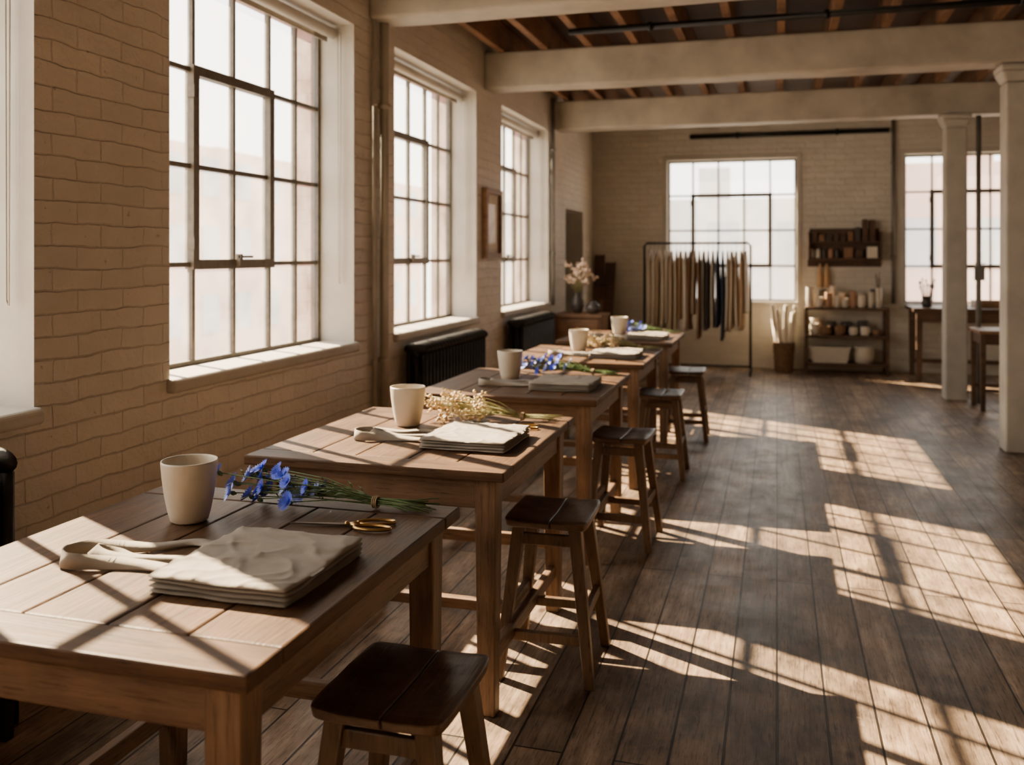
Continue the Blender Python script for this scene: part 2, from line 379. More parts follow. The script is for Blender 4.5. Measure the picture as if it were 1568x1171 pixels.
# sills and blinds
for n_,(a,c) in enumerate(wins):
    b=B(); b.box(XL-0.215,XL+0.035,a-0.02,c+0.02,WZ0-0.05,WZ0+0.008,'plaster'); b.obj('trim_%d'%(n_+1),bevel=0.018,seg=4)
    b=B(); b.tube([(XL-0.13,a+0.015,WZ1-0.05),(XL-0.13,c-0.015,WZ1-0.05)],0.032,'plaster',16)
    b.box(XL-0.165,XL-0.158,a+0.03,c-0.03,WZ1-0.10,WZ1-0.05,'linen')
    b.tube([(XL-0.09,c-0.03,WZ1-0.05),(XL-0.085,c-0.03,1.3),(XL-0.075,c-0.03,1.28),(XL-0.07,c-0.03,WZ1-0.05)],0.003,'plaster',5)
    b.obj('roller_blind')
for n_,(a,c,z0,z1) in enumerate(BW):
    b=B(); e=0.06
    b.box(a-e,a,YB-0.02,YB,z0-e,z1+e,'plaster'); b.box(c,c+e,YB-0.02,YB,z0-e,z1+e,'plaster')
    b.box(a,c,YB-0.02,YB,z1,z1+e,'plaster'); b.box(a-0.02,c+0.02,YB-0.045,YB+0.07,z0-0.045,z0+0.004,'plaster')
    b.obj('trim_%d'%(n_+6),bevel=0.006)
# door
b=B(); b.box(XL-0.32,XL-0.27,DOOR[0]+0.01,DOOR[1]-0.01,0.005,DOOR[2]-0.01,'grey')
for (y0,y1) in ((10.65,11.0),(11.1,11.45)):
    for (z0,z1) in ((0.2,0.95),(1.1,1.85)): b.box(XL-0.27,XL-0.26,y0,y1,z0,z1,'grey')
b.tube([(XL-0.26,10.62,1.02),(XL-0.21,10.62,1.02),(XL-0.21,10.74,1.02)],0.01,'steel')
b.obj('door_1',bevel=0.004)
# pipes
def pipe(name,pts,r,k):
    b=B(); b.tube(pts,r,k,12)
    for i in range(len(pts)-1):
        p0=Vector(pts[i]);p1=Vector(pts[i+1]); n=max(1,int((p1-p0).length/1.1))
        for j in range(n):
            c=p0+(p1-p0)*((j+0.5)/n); d=(p1-p0).normalized()*0.015
            b.tube([c-d,c+d],r*1.35,k,12)
    return b.obj(name)
pipe('heating_riser_pipe',[(XL+0.04,5.27,0.0),(XL+0.04,5.27,3.17)],0.028,'beam')
pipe('heating_riser_pipe',[(XL+0.025,5.16,0.0),(XL+0.025,5.16,3.17)],0.014,'beam')
pipe('corner_drain_pipe',[(XL+0.035,9.76,0.9),(XL+0.035,9.76,3.17)],0.024,'conduit')
pipe('sprinkler_pipe',[(-1.1,YB-0.06,2.99),(1.33,YB-0.06,2.99)],0.03,'blackmetal')
pipe('cable_conduit_pipe',[(1.38,YB-0.035,0.85),(1.38,YB-0.035,3.17)],0.022,'conduit')
pipe('ceiling_pipe',[(-1.8,8.9,3.12),(XR,8.9,3.12)],0.028,'blackmetal')
pipe('ceiling_pipe',[(-1.5,6.7,3.12),(XR,6.7,3.12)],0.025,'blackmetal')
pipe('ceiling_pipe',[(-2.2,11.3,3.12),(XR,11.3,3.12)],0.028,'blackmetal')
b=B(); b.tube([(1.90,9.9,0),(1.90,9.9,2.82)],0.025,'conduit',12); b.box(1.86,1.95,9.86,9.895,1.20,1.34,'conduit'); b.obj('electrical_conduit')

# ------------------------------------------------------------------ radiators
def radiator(y0,y1):
    b=B(); n=int((y1-y0)/0.062); st=(y1-y0)/n
    for i in range(n):
        y=y0+st*(i+0.5)
        for x in (-0.055,0.0,0.055):
            b.tube([(x,y,0.14),(x,y,0.80)],0.021,'iron',8)
        b.ell((0,y,0.83),(0.095,0.026,0.045),'iron',10); b.ell((0,y,0.14),(0.09,0.028,0.045),'iron',10)
    for y in (y0+st/2,y1-st/2):
        for x in (-0.05,0.05): b.post((x,y,0),(x,y,0.14),0.015,0.02,'iron')
    b.tube([(0,y0-0.05,0.14),(0,y1+0.05,0.14)],0.018,'iron'); b.tube([(0,y0,0.80),(0,y1,0.80)],0.018,'iron')
    b.tube([(0,y1+0.05,0.0),(0,y1+0.05,0.18)],0.014,'iron')
    b.obj('cast_iron_radiator',loc=(XL+0.13,0,0))
radiator(0.95,2.24); radiator(5.56,6.86); radiator(7.95,9.15)

# ------------------------------------------------------------------ tables
def table():
    b=B(); X0,X1,Y0,Y1=-0.455,0.455,-0.51,0.51; T=0.78; t=0.032; bb=0.11
    b.box(X0,X1,Y0,Y0+bb,T-t,T,'topX'); b.box(X0,X1,Y1-bb,Y1,T-t,T,'topX')
    ws=[0.2,0.16,0.19,0.17,0.19]; x=X0; g=0.001
    for w in ws:
        b.box(x+g,x+w-g,Y0+bb+0.0015,Y1-bb-0.0015,T-t,T-0.0006,'topY'); x+=w
    i=0.035; lw=0.072
    a0,a1,c0,c1=X0+i,X1-i,Y0+i,Y1-i
    for lx in (a0,a1-lw):
        for ly in (c0,c1-lw):
            b.hexa([(lx+.008,ly+.008,0),(lx+lw-.008,ly+.008,0),(lx+lw-.008,ly+lw-.008,0),(lx+.008,ly+lw-.008,0)],
                   [(lx,ly,T-t),(lx+lw,ly,T-t),(lx+lw,ly+lw,T-t),(lx,ly+lw,T-t)],'legZ')
    az=T-t-0.098
    for ly in (c0+0.012,c1-0.037): b.box(a0+lw-.002,a1-lw+.002,ly,ly+0.025,az,T-t,'railX')
    for lx in (a0+0.012,a1-0.037): b.box(lx,lx+0.025,c0+lw-.002,c1-lw+.002,az,T-t,'railY')
    for lx in (a0+0.02,a1-0.052): b.box(lx,lx+0.03,c0+lw-.008,c1-lw+.008,0.14,0.19,'railY')
    for ly in (c1-0.052,): b.box(a0+lw-.008,a1-lw+.008,ly,ly+0.03,0.25,0.30,'railX')
    b.box(a0+0.05,a1-0.05,-0.02,0.02,0.145,0.185,'railX')
    return b
TP=[(-1.265,1.79),(-1.262,3.20),(-1.255,4.66),(-1.24,6.10),(-1.22,7.50)]
tob=table().obj('wooden_work_table',loc=(TP[0][0],TP[0][1],0),bevel=0.005)
for p in TP[1:]: dup(tob,(p[0],p[1],0))

# ------------------------------------------------------------------ stools
def stool():
    b=B(); H=0.55; hx,hy=0.148,0.17; n=14
    def out(u,v):
        k=1-0.06*(abs(u)**6)*(abs(v)**6)
        return u*hx*k,v*hy*k
    def I(l,i,j): return l*(n+1)**2+i*(n+1)+j
    for (ua,ub) in ((-1,0.115),(0.13,1)):
        vs=[];fs=[]
        for lay in (0,1):
            for i in range(n+1):
                for j in range(n+1):
                    u=ua+(ub-ua)*i/n; v=-1+2*j/n; x,y=out(u,v)
                    e=max(abs(u),abs(v))**10
                    if lay: z=H-0.012*(1-u*u)*(1-0.5*v*v)-0.006*e+0.002*noise.noise((u*3,v*3,1))
                    else: z=H-0.042+0.010*e; x*=0.97 if abs(u)>0.5 else 1; y*=0.97
                    vs.append((x,y,z))
        for i in range(n):
            for j in range(n):
                for l in (0,1): fs.append((I(l,i,j),I(l,i+1,j),I(l,i+1,j+1),I(l,i,j+1)))
        for i in range(n):
            for a in (0,n):
                fs.append((I(0,i,a),I(0,i+1,a),I(1,i+1,a),I(1,i,a))); fs.append((I(0,a,i),I(0,a,i+1),I(1,a,i+1),I(1,a,i)))
        b.add(vs,fs,'stool',False)
    tx,ty,bx,by=0.098,0.115,0.158,0.178; zt=H-0.036
    def at(sx,sy,z):
        t=1-z/zt; return (sx*(tx+(bx-tx)*t),sy*(ty+(by-ty)*t),z)
    for sx in (-1,1):
        for sy in (-1,1): b.post(at(sx,sy,0),at(sx,sy,zt),0.017,0.022,'stoolZ')
    for sy in (-1,1): b.bar(at(-1,sy,0.15),at(1,sy,0.15),0.024,0.034,'stoolZ')
    for sx in (-1,1): b.bar(at(sx,-1,0.22),at(sx,1,0.22),0.024,0.034,'stoolZ')
    for sy in (-1,1): b.bar(at(-1,sy,0.47),at(1,sy,0.47),0.018,0.04,'stoolZ')
    return b
SP=[(-0.765,1.815,0.0),(-0.765,3.18,0.03),(-0.755,4.65,-0.03),(-0.74,6.11,0.02),(-0.69,7.38,0.04)]
so=stool().obj('wooden_stool',loc=(SP[0][0],SP[0][1],0),bevel=0.004,rot=SP[0][2])
for p in SP[1:]: dup(so,(p[0],p[1],0),p[2])

# ------------------------------------------------------------------ table items
ZT=0.7805
b=B()
b.lathe((0,0,0),[(0.030,0.002),(0.040,0.0),(0.046,0.004),(0.052,0.025),(0.060,0.065),(0.066,0.11),(0.069,0.148),(0.0685,0.153),(0.066,0.153),(0.064,0.148),(0.061,0.11),(0.055,0.065),(0.047,0.028),(0.03,0.014),(0.004,0.012)],'ceramic',48)
cup=b.obj('ceramic_cup',loc=(-1.425,1.99,ZT))
for x,y in ((-1.395,3.34),(-1.385,4.74),(-1.32,6.22),(-1.26,7.56)): dup(cup,(x,y,ZT))

def apron(seed):
    b=B(); n=64; hx,hy=0.158,0.172; Lh=0.0095
    def nz(x,y,z): return noise.noise((x+seed*5,y,z))
    for l in range(4):
        ox=0.006*nz(l*3.1,0,0); oy=0.008*nz(0,l*2.7,5)
        vs=[];fs=[]
        for lay in (0,1):
            for i in range(n+1):
                for j in range(n+1):
                    u=-1+2*i/n; v=-1+2*j/n
                    k=1-0.03*(abs(u)**8)*(abs(v)**8)
                    x=u*hx*k+ox+0.006*nz(v*2.0,l,7)*abs(u); y=v*hy*k+oy+0.007*nz(u*2.0,l,2)*abs(v)
                    e=max(0,1-max(abs(u),abs(v))**14)**0.5
                    z=Lh*(l+0.5)+(1 if lay else -1)*Lh*0.46*e
                    if l==3:
                        w1=(1-abs(nz(u*0.9+v*1.6,v*0.7-u*1.0,3))*2.4)
                        w2=(1-abs(nz(u*0.8-v*1.7,v*1.2+u*0.6,8))*2.4)
                        wr=0.0040*max(w1,0)**5+0.0034*max(w2,0)**5+0.002*nz(u*2,v*2,1)+0.0006*nz(u*7,v*5,2)
                        z+=wr*(1 if lay else 0.0)*min(1,e+0.2)
                    z+=0.002*nz(u*1.5,v*1.5,l*0.2)
                    vs.append((x,y,max(z,0.0006)))
        def I(a,i,j): return a*(n+1)**2+i*(n+1)+j
        for i in range(n):
            for j in range(n):
                for a in (0,1): fs.append((I(a,i,j),I(a,i+1,j),I(a,i+1,j+1),I(a,i,j+1)))
        for i in range(n):
            for a in (0,n):
                fs.append((I(0,i,a),I(0,i+1,a),I(1,i+1,a),I(1,i,a))); fs.append((I(0,a,i),I(0,a,i+1),I(1,a,i+1),I(1,a,i)))
        b.add(vs,fs,'linen',True)
    def strap(ctrl,w=0.034):
        P=[];W=[]
        c=len(ctrl)
        for i in range(c-1):
            for s_ in range(8):
                t=s_/8
                p0=Vector(ctrl[max(i-1,0)][0]);p1=Vector(ctrl[i][0]);p2=Vector(ctrl[i+1][0]);p3=Vector(ctrl[min(i+2,c-1)][0])
                p=0.5*((2*p1)+(-p0+p2)*t+(2*p0-5*p1+4*p2-p3)*t*t+(-p0+3*p1-3*p2+p3)*t**3)
                w0=Vector(ctrl[i][1]).normalized();w1=Vector(ctrl[i+1][1]).normalized()
                P.append(p);W.append((w0*(1-t)+w1*t).normalized()*w)
        P.append(Vector(ctrl[-1][0]));W.append(Vector(ctrl[-1][1]).normalized()*w)
        b.ribbon(P,W,0.004,'linen')
    F=(0,1,0.05)
    strap([((-0.13,-0.06,0.022),F),((-0.19,-0.055,0.010),F),((-0.25,-0.05,0.008),(0.1,1,0.2)),((-0.33,-0.07,0.012),(0.2,0.8,0.6)),
           ((-0.41,-0.10,0.019),(0.3,0.2,1)),((-0.445,-0.06,0.019),(0,0,1)),((-0.42,-0.01,0.018),(-0.3,0.3,1)),((-0.36,0.03,0.013),(-0.3,1,0.5)),
           ((-0.31,0.06,0.008),(-0.5,1,0.2)),((-0.25,0.12,0.006),(0,1,0.1)),((-0.19,0.11,0.010),(0,1,0)),((-0.12,0.10,0.022),F)])
    strap([((-0.12,0.0,0.02),F),((-0.20,0.0,0.009),F),((-0.27,-0.03,0.010),(0,1,0.3)),((-0.35,-0.055,0.022),(0.2,1,0.4)),((-0.385,-0.045,0.03),(0.5,0.6,0.6)),((-0.35,-0.025,0.022),(0.6,0.6,0.2)),((-0.30,-0.025,0.014),(0.4,1,0)),((-0.20,-0.005,0.014),(0.2,1,0)),((-0.12,-0.01,0.025),F)],0.028)
    return b
for i,(x,y) in enumerate(((-1.045,1.705),(-1.035,3.11),(-1.03,4.54),(-1.02,5.99),(-1.0,7.36))):
    apron(i).obj('folded_linen_apron',loc=(x,y,ZT))

def flowers(seed, kind):
    b=B(); r=random.Random(seed)
    tie=Vector((0.16,0.04,0.018))
    n=30
    stem='green' if kind=='blue' else 'drygreen'
    for i in range(n):
        a=((i*7)%n)/(n-1)-0.5
        hx=-0.24+0.27*(i/n)+r.uniform(-.02,.02)
        yo=0.025 if hx<-0.12 else -0.015
        head=Vector((hx, yo+a*(0.15 if hx<-0.12 else 0.20)+r.uniform(-.012,.012), 0.026+r.random()**1.3*0.075))
        tp=tie+Vector((0,r.uniform(-.013,.013),r.uniform(-0.008,0.010)))
        end=Vector((0.25+r.uniform(0,0.08),0.06+r.uniform(-.05,.05),0.004+r.uniform(0,0.016)))
        mid=(head+tp)/2+Vector((0,a*0.03,0.010))
        b.tube([end,(end+tp)/2+Vector((0,0,.002)),tp,mid,head],0.0016,stem,5)
        for q in range(5):
            t=r.random(); p=tp.lerp(head,t*0.85); d=Vector((-1,r.uniform(-1,1),r.uniform(-.1,.8))).normalized()*r.uniform(0.03,0.05)
            w=d.cross(Vector((0,0,1))).normalized()*0.003
            e=p+d; e.z=max(e.z,0.003); m_=(p+e)/2+Vector((0,0,0.006))
            b.add([p,m_-w,e,m_+w],[(0,1,2,3)],stem)
        ax=(head-tp).normalized(); ax=(ax+Vector((r.uniform(-.6,.6),r.uniform(-.9,.3),r.uniform(0.1,1.2)))).normalized()
        s1=ax.cross(Vector((0,0,1)));
        if s1.length<0.1: s1=Vector((1,0,0))
        s1.normalize(); s2=ax.cross(s1)
        if kind=='blue':
            k='blue' if r.random()<0.6 else 'paleblue'
            R0=r.uniform(0.018,0.027)
            b.tube([head-ax*0.012,head-ax*0.004,head+ax*0.003],0.005,'green',7,radii=[0.002,0.0065,0.005])
            for ring,(cnt,sc,up) in enumerate(((9,1.0,0.45),(7,0.65,1.0))):
                for q in range(cnt):
                    t=2*math.pi*(q+r.random()*.4)/cnt
                    d=(s1*math.cos(t)+s2*math.sin(t)+ax*up).normalized(); sd=(s2*math.cos(t)-s1*math.sin(t))
                    o=head+ax*0.003; ln=R0*sc
                    pts=[o,o+d*ln*0.6-sd*ln*0.22,o+d*ln*1.1-sd*ln*0.34,o+d*ln*0.92-sd*ln*.1,o+d*ln*1.2,o+d*ln*0.92+sd*ln*.1,o+d*ln*1.1+sd*ln*0.34,o+d*ln*0.6+sd*ln*0.22]
                    for p_ in pts: p_.z=max(p_.z,0.002)
                    b.add(pts,[(0,1,2,3),(0,3,4,5),(0,5,6,7)],k)
        else:
            for q in range(12):
                o=head+Vector((r.gauss(0,.015),r.gauss(0,.013),r.gauss(0,.010))); o.z=max(o.z,0.009)
                s_=r.uniform(0.005,0.009); b.ell(o,(s_,s_,s_*0.8),'dryflower',5)
    c=tie
    for dx in (0,0.005,0.01): b.tube([c+Vector((dx,math.cos(t)*.017,math.sin(t)*.0145)) for t in [2*math.pi*i/14 for i in range(14)]],0.0022,'twine',5,True)
    return b
FP=[(-1.18,2.17),(-1.15,3.51),(-1.15,4.98),(-1.10,6.43),(-1.09,7.80)]
for i,(x,y) in enumerate(FP):
    k='blue' if i%2==0 else 'dry'
    flowers(11+i,k).obj('cornflower_bunch' if k=='blue' else 'dried_flower_bunch',loc=(x,y,ZT),rot=0.05)

def scissors():
    b=B()
    def blade(sy):
        a=[(-0.145,0.001*sy,0),(-0.02,0.011*sy,0),(0.015,0.006*sy,0),(0.015,-0.006*sy,0),(-0.02,-0.004*sy,0)]
        z0=0.004 if sy>0 else 0.007
        b.add([(x,y,z0) for x,y,_ in a]+[(x,y,z0+0.0025) for x,y,_ in a],[(0,1,2,3,4),(5,6,7,8,9)]+[(i,(i+1)%5,5+(i+1)%5,5+i) for i in range(5)],'steel')
        pts=[]
        for i in range(28):
            t=2*math.pi*i/28
            pts.append((0.068+0.046*math.cos(t),-sy*(0.024+0.019*math.sin(t)+0.004*math.cos(t)),0.007))
        b.tube(pts,0.0042,'brass',8,True)
        b.tube([(0.0,0.002*sy,0.007),(0.02,-0.006*sy,0.007),(0.035,-0.012*sy,0.007)],0.005,'brass',8)
    blade(1);blade(-1)
    b.lathe((0,0,0.004),[(0.0065,0),(0.0065,0.008),(0.004,0.010),(0.001,0.0105)],'brass',16)
    return b
sc=scissors().obj('brass_scissors',loc=(-1.02,2.055,ZT-0.002),rot=0.20)
dup(sc,(-1.0,3.40,ZT-0.002),0.25)

# ------------------------------------------------------------------ picture on the pier
b=B(); y0,y1,z0,z1=7.36,7.82,1.42,2.02; x=XL+0.002
b.box(x,x+0.045,y0,y1,z0,z0+0.045,'midwood');b.box(x,x+0.045,y0,y1,z1-0.045,z1,'midwood')
b.box(x,x+0.045,y0,y0+0.045,z0+0.045,z1-0.045,'midwood');b.box(x,x+0.045,y1-0.045,y1,z0+0.045,z1-0.045,'midwood')
b.box(x,x+0.015,y0+0.045,y1-0.045,z0+0.045,z1-0.045,'paper'); b.box(x+0.015,x+0.017,y0+0.12,y1-0.12,z0+0.13,z1-0.13,'picture')
b.obj('framed_picture',bevel=0.003)

# ------------------------------------------------------------------ side cabinet with vases
b=B(); x0,x1,y0,y1=-2.35,-1.84,9.80,10.28
b.box(x0-0.01,x1+0.02,y0-0.02,y1+0.01,0.765,0.80,'midwood'); b.box(x0,x1,y0,y1,0.12,0.765,'midwood')
for (z0,z1) in ((0.56,0.74),(0.35,0.54),(0.14,0.33)):
    b.box(x0+0.03,x1-0.03,y0-0.012,y0,z0,z1,'midwood'); b.ell(((x0+x1)/2,y0-0.022,(z0+z1)/2),(0.012,0.012,0.012),'brass',8)
for xx in (x0+0.025,x1-0.025):
    for yy in (y0+0.025,y1-0.025): b.post((xx,yy,0),(xx,yy,0.12),0.018,0.022,'midwood')
b.obj('side_cabinet',bevel=0.004)
b=B(); b.lathe((0,0,0),[(0.04,0),(0.055,0.01),(0.075,0.08),(0.07,0.14),(0.045,0.19),(0.04,0.215),(0.05,0.23),(0.043,0.228),(0.034,0.20),(0.002,0.19)],'darkpot',28)
for i in range(26):
    a=R.uniform(0,6.28); rr=R.uniform(0.05,0.28); h=R.uniform(0.33,0.56)
    p=Vector((rr*math.cos(a)*0.8,rr*0.6*math.sin(a),h))
    b.tube([(0,0,0.2),(p.x*0.35,p.y*0.35,0.2+(h-0.2)*0.55),p],0.0025,'drygreen',5)
    for q in range(6):
        o=p+Vector((R.gauss(0,.022),R.gauss(0,.02),R.gauss(0,.022))); s_=R.uniform(0.012,0.022); b.ell(o,(s_,s_,s_*0.7),'pinkdry',5)
b.obj('dried_flower_vase',loc=(-2.14,10.0,0.80))
b=B(); b.lathe((0,0,0),[(0.04,0),(0.07,0.02),(0.085,0.06),(0.07,0.105),(0.035,0.125),(0.035,0.14),(0.028,0.14),(0.002,0.12)],'darkpot',28); b.obj('round_clay_pot',loc=(-1.95,9.95,0.80))
# leaning boards
b=B()
for i,(xx,h,k) in enumerate(((-2.36,1.45,'darkwood'),(-2.27,1.2,'midwood'),(-2.2,1.35,'darkwood'))):
    b.hexa([(xx,11.80-0.05*i,0),(xx+0.14,11.80-0.05*i,0),(xx+0.14,11.83-0.05*i,0),(xx,11.83-0.05*i,0)],
           [(xx,12.12-0.035*i,h),(xx+0.14,12.12-0.035*i,h),(xx+0.14,12.15-0.035*i,h),(xx,12.15-0.035*i,h)],k)
b.obj('leaning_boards')

# ------------------------------------------------------------------ clothes rack
RY=11.5; xa,xb=-1.60,-0.31
b=B(); b.tube([(xa,RY,0.06),(xa,RY,1.56),(xa+0.03,RY,1.595),(xb-0.03,RY,1.595),(xb,RY,1.56),(xb,RY,0.06)],0.016,'blackmetal',12)
for x in (xa,xb):
    b.tube([(x,RY-0.25,0.05),(x,RY+0.25,0.05)],0.014,'blackmetal')
    for y in (-0.24,0.24): b.tube([(x-0.012,RY+y,0.028),(x+0.012,RY+y,0.028)],0.028,'blackmetal',14)
b.tube([(xa,RY,0.09),(xb,RY,0.09)],0.012,'blackmetal')
b.obj('clothes_rack')
b=B(); order=[0,2,7,0,2,7,0,5,2,3,1,3,8,4,0,6,6,2,7,0,5,2]; n=len(order)
for i in range(n):
    x=xa+0.07+(xb-xa-0.13)*i/(n-1)+R.uniform(-.008,.008)
    k='cl%d'%order[i]; zb=R.choice([0.52,0.6,0.56,0.68,0.42,0.74]); zt=1.53
    if order[i] in (4,6,3): zb=R.uniform(0.42,0.6)
    hw0=0.20; m_=18; rows=12; vs=[];fs=[]; ph=R.uniform(0,6); tb=R.uniform(0.75,1.25)
    for r_ in range(rows+1):
        t=r_/rows; z=zt-(zt-zb)*t-(0.03*math.sin(ph) if r_==rows else 0)
        hw=0.035+(hw0-0.035)*min(1,t/0.12)**0.6 if t<0.12 else hw0+0.03*math.sin(ph+t*2)
        th=(0.012+0.014*min(1,t*5))*tb
        for j in range(m_):
            a=2*math.pi*j/m_; fx=th*math.cos(a)*(1+0.45*math.sin(a*5+ph)*min(1,t*2)); 
            vs.append((x+fx+0.014*math.sin(t*3+ph)*t,RY+hw*math.sin(a),z+0.02*math.sin(a*3+ph)*(1 if r_==rows else 0)-0.05*abs(math.sin(a))*(1 if r_<2 else 0)))
    for r_ in range(rows):
        for j in range(m_): fs.append((r_*m_+j,r_*m_+(j+1)%m_,(r_+1)*m_+(j+1)%m_,(r_+1)*m_+j))
    fs.append(tuple(range(m_)));fs.append(tuple(rows*m_+j for j in range(m_)))
    b.add(vs,fs,k,True)
    b.tube([(x,RY,1.52),(x,RY,1.57),(x,RY+0.018,1.59),(x,RY+0.016,1.614),(x,RY-0.002,1.618),(x,RY-0.020,1.605)],0.003,'steel',5)
b.obj('hanging_garments')

# ------------------------------------------------------------------ wall shelf
b=B(); x0,x1=0.37,1.24; y=YB-0.001; 
b.box(x0,x1,y-0.19,y,1.385,1.41,'darkwood'); b.box(x0,x0+0.025,y-0.19,y,1.41,1.74,'darkwood'); b.box(x1-0.025,x1,y-0.19,y,1.41,1.74,'darkwood')
b.box(x0+0.025,x1-0.025,y-0.02,y,1.41,1.78,'darkwood'); b.box(x0+0.025,x1-0.025,y-0.17,y-0.02,1.60,1.62,'darkwood')
b.box(x0,x1,y-0.02,y,1.30,1.385,'darkwood')
for i in range(7): b.tube([(x0+0.08+i*0.12,y-0.02,1.33),(x0+0.08+i*0.12,y-0.07,1.34)],0.007,'darkwood',6)
b.obj('wall_shelf',bevel=0.003)
b=B()
xx=x0+0.05
for i in range(5):
    b.lathe((xx+i*0.075,y-0.1,1.411),[(0.028,0),(0.03,0.01),(0.03,0.09),(0.022,0.1),(0.022,0.115),(0.002,0.115)],R.choice(['ceramic','darkpot','terracotta']),14)
for i,(w,h) in enumerate(((0.10,0.13),(0.08,0.11),(0.12,0.14))): b.box(0.80+i*0.135,0.80+i*0.135+w,y-0.15,y-0.03,1.411,1.411+h,['midwood','darkwood','paper'][i])
for i in range(9):
    h=R.uniform(0.14,0.30) if i>5 else R.uniform(0.06,0.12); b.box(0.42+i*0.085,0.42+i*0.085+0.06,y-0.15,y-0.03,1.621,1.621+h,['darkwood','midwood','darkpot','darkwood'][i%4])
b.obj('shelf_jars_and_boxes',bevel=0.003)
b=B()
for (px,w) in ((0.52,0.07),(0.60,0.08)):
    vs=[];fs=[]
    for i in range(9):
        z=1.34-0.30*i/8; ww=w*(0.35+0.65*min(1,i/4))
        for sx,sy in ((-1,0),(0,-0.025),(1,0),(0,0.02)): vs.append((px+sx*ww/2,YB-0.06+sy,z))
    for i in range(8):
        for j in range(4): fs.append((i*4+j,i*4+(j+1)%4,(i+1)*4+(j+1)%4,(i+1)*4+j))
    fs+=[(0,1,2,3),(32,33,34,35)]; b.add(vs,fs,'cl5',True)
b.obj('hanging_cloth')

# ------------------------------------------------------------------ low shelving unit
b=B(); x0,x1,y0,y1=0.33,1.29,11.75,12.14
for z in (0.12,0.46,0.80): b.box(x0,x1,y0,y1,z-0.02,z+0.01,'darkwood')
for x in (x0,x1-0.035):
    for yy in (y0,y1-0.035): b.box(x,x+0.035,yy,yy+0.035,0,0.81,'darkwood')
b.obj('low_shelving_unit',bevel=0.003)
def pot(b,c,r,h,k): b.lathe(c,[(r*0.7,0),(r*0.85,0.005),(r,h*0.5),(r*0.92,h*0.9),(r*0.97,h),(r*0.85,h),(r*0.8,h*0.6),(0.002,h*0.4)],k,20)
b=B()
x=0.39; i=0
while x<1.25:
    r=R.uniform(0.034,0.052); pot(b,(x,11.84,0.811),r,[0.24,0.12,0.18,0.14,0.11,0.20,0.15,0.19][i%8],['ceramic','paper','terracotta','ceramic','ceramic','terracotta','paper','ceramic'][i%8]); x+=r*2+0.012; i+=1
x=0.42
while x<1.25:
    r=R.uniform(0.036,0.05); pot(b,(x,12.03,0.811),r,R.uniform(0.15,0.26),R.choice(['ceramic','terracotta','darkpot'])); x+=r*2+0.03
for dx in range(5): b.tube([(1.19,12.03,0.90),(1.19+0.03*math.cos(dx*1.3),12.03+0.03*math.sin(dx*1.3),1.16+0.02*dx)],0.004,'darkwood',5)
x=0.44
while x<1.22:
    r=R.uniform(0.05,0.08); pot(b,(x,11.85,0.471),r,R.uniform(0.07,0.19),R.choice(['ceramic','ceramic','wicker','terracotta','paper'])); x+=r*2+0.02
x=0.46
while x<1.2:
    r=R.uniform(0.05,0.07); pot(b,(x,12.03,0.471),r,R.uniform(0.14,0.24),R.choice(['ceramic','darkpot','paper'])); x+=r*2+0.05
pot(b,(1.02,11.93,0.131),0.12,0.2,'ceramic')
b.hexa([(0.42,11.82,0.131),(0.82,11.82,0.131),(0.82,12.05,0.131),(0.42,12.05,0.131)],[(0.39,11.79,0.31),(0.85,11.79,0.31),(0.85,12.08,0.31),(0.39,12.08,0.31)],'ceramic')
b.box(0.375,0.865,11.78,12.09,0.31,0.325,'ceramic')
b.obj('pottery_collection')
# paper roll bin
b=B(); b.lathe((0,0,0),[(0.10,0),(0.11,0.01),(0.135,0.36),(0.14,0.37),(0.13,0.37),(0.10,0.03),(0.002,0.02)],'wicker',24)
for z in (0.08,0.16,0.24,0.32): b.lathe((0,0,z),[(0.112+z*0.065,0),(0.122+z*0.065,0.006),(0.112+z*0.065,0.012)],'wicker',24)
for i in range(9):
    a=i*0.7; p=Vector((0.055*math.cos(a),0.055*math.sin(a),0.03)); q=Vector((0.14*math.cos(a),0.10*math.sin(a),R.uniform(0.68,0.84)))
    b.tube([p,q],0.027,'paper',12)
b.obj('basket_of_paper_rolls',loc=(0.08,11.85,0))

# ------------------------------------------------------------------ desk, tray, brush jar, small tables
b=B(); x0,x1,y0,y1=1.50,3.3,11.35,12.05
b.box(x0,x1,y0,y1,0.80,0.84,'darkwood'); b.box(x0+.05,x1-.05,y0+.03,y0+.055,0.68,0.80,'darkwood'); b.box(x0+.05,x0+.075,y0+.05,y1-.05,0.68,0.80,'darkwood')
for x in (x0+.07,x1-.07):
    for y in (y0+.07,y1-.07): b.post((x,y,0),(x,y,0.80),0.028,0.035,'darkwood')
b.box(x0+.07,x1-.07,y1-.085,y1-.055,0.15,0.2,'darkwood')
b.obj('wooden_desk',bevel=0.004)
b=B(); b.lathe((0,0,0),[(0.045,0),(0.055,0.01),(0.055,0.13),(0.05,0.13),(0.048,0.02),(0.002,0.015)],'darkpot',20)
for i in range(12):
    a=i*0.52; h=R.uniform(0.22,0.33); b.tube([(0.02*math.cos(a),0.02*math.sin(a),0.02),(0.08*math.cos(a),0.07*math.sin(a),h)],0.004,'darkwood',5); 
    b.ell((0.08*math.cos(a),0.07*math.sin(a),h),(0.009,0.009,0.022),'darkpot',6)
b.obj('jar_of_brushes',loc=(1.68,11.6,0.84))
b=B(); b.box(2.2,2.9,11.55,11.9,0.841,0.855,'midwood')
for q in ((2.2,2.9,11.55,11.57),(2.2,2.9,11.88,11.9),(2.2,2.22,11.57,11.88),(2.88,2.9,11.57,11.88)): b.box(*q,0.855,0.92,'midwood')
b.obj('wooden_tray',bevel=0.003)
b=B(); b.box(1.74,2.3,9.1,9.6,0.72,0.75,'midwood')
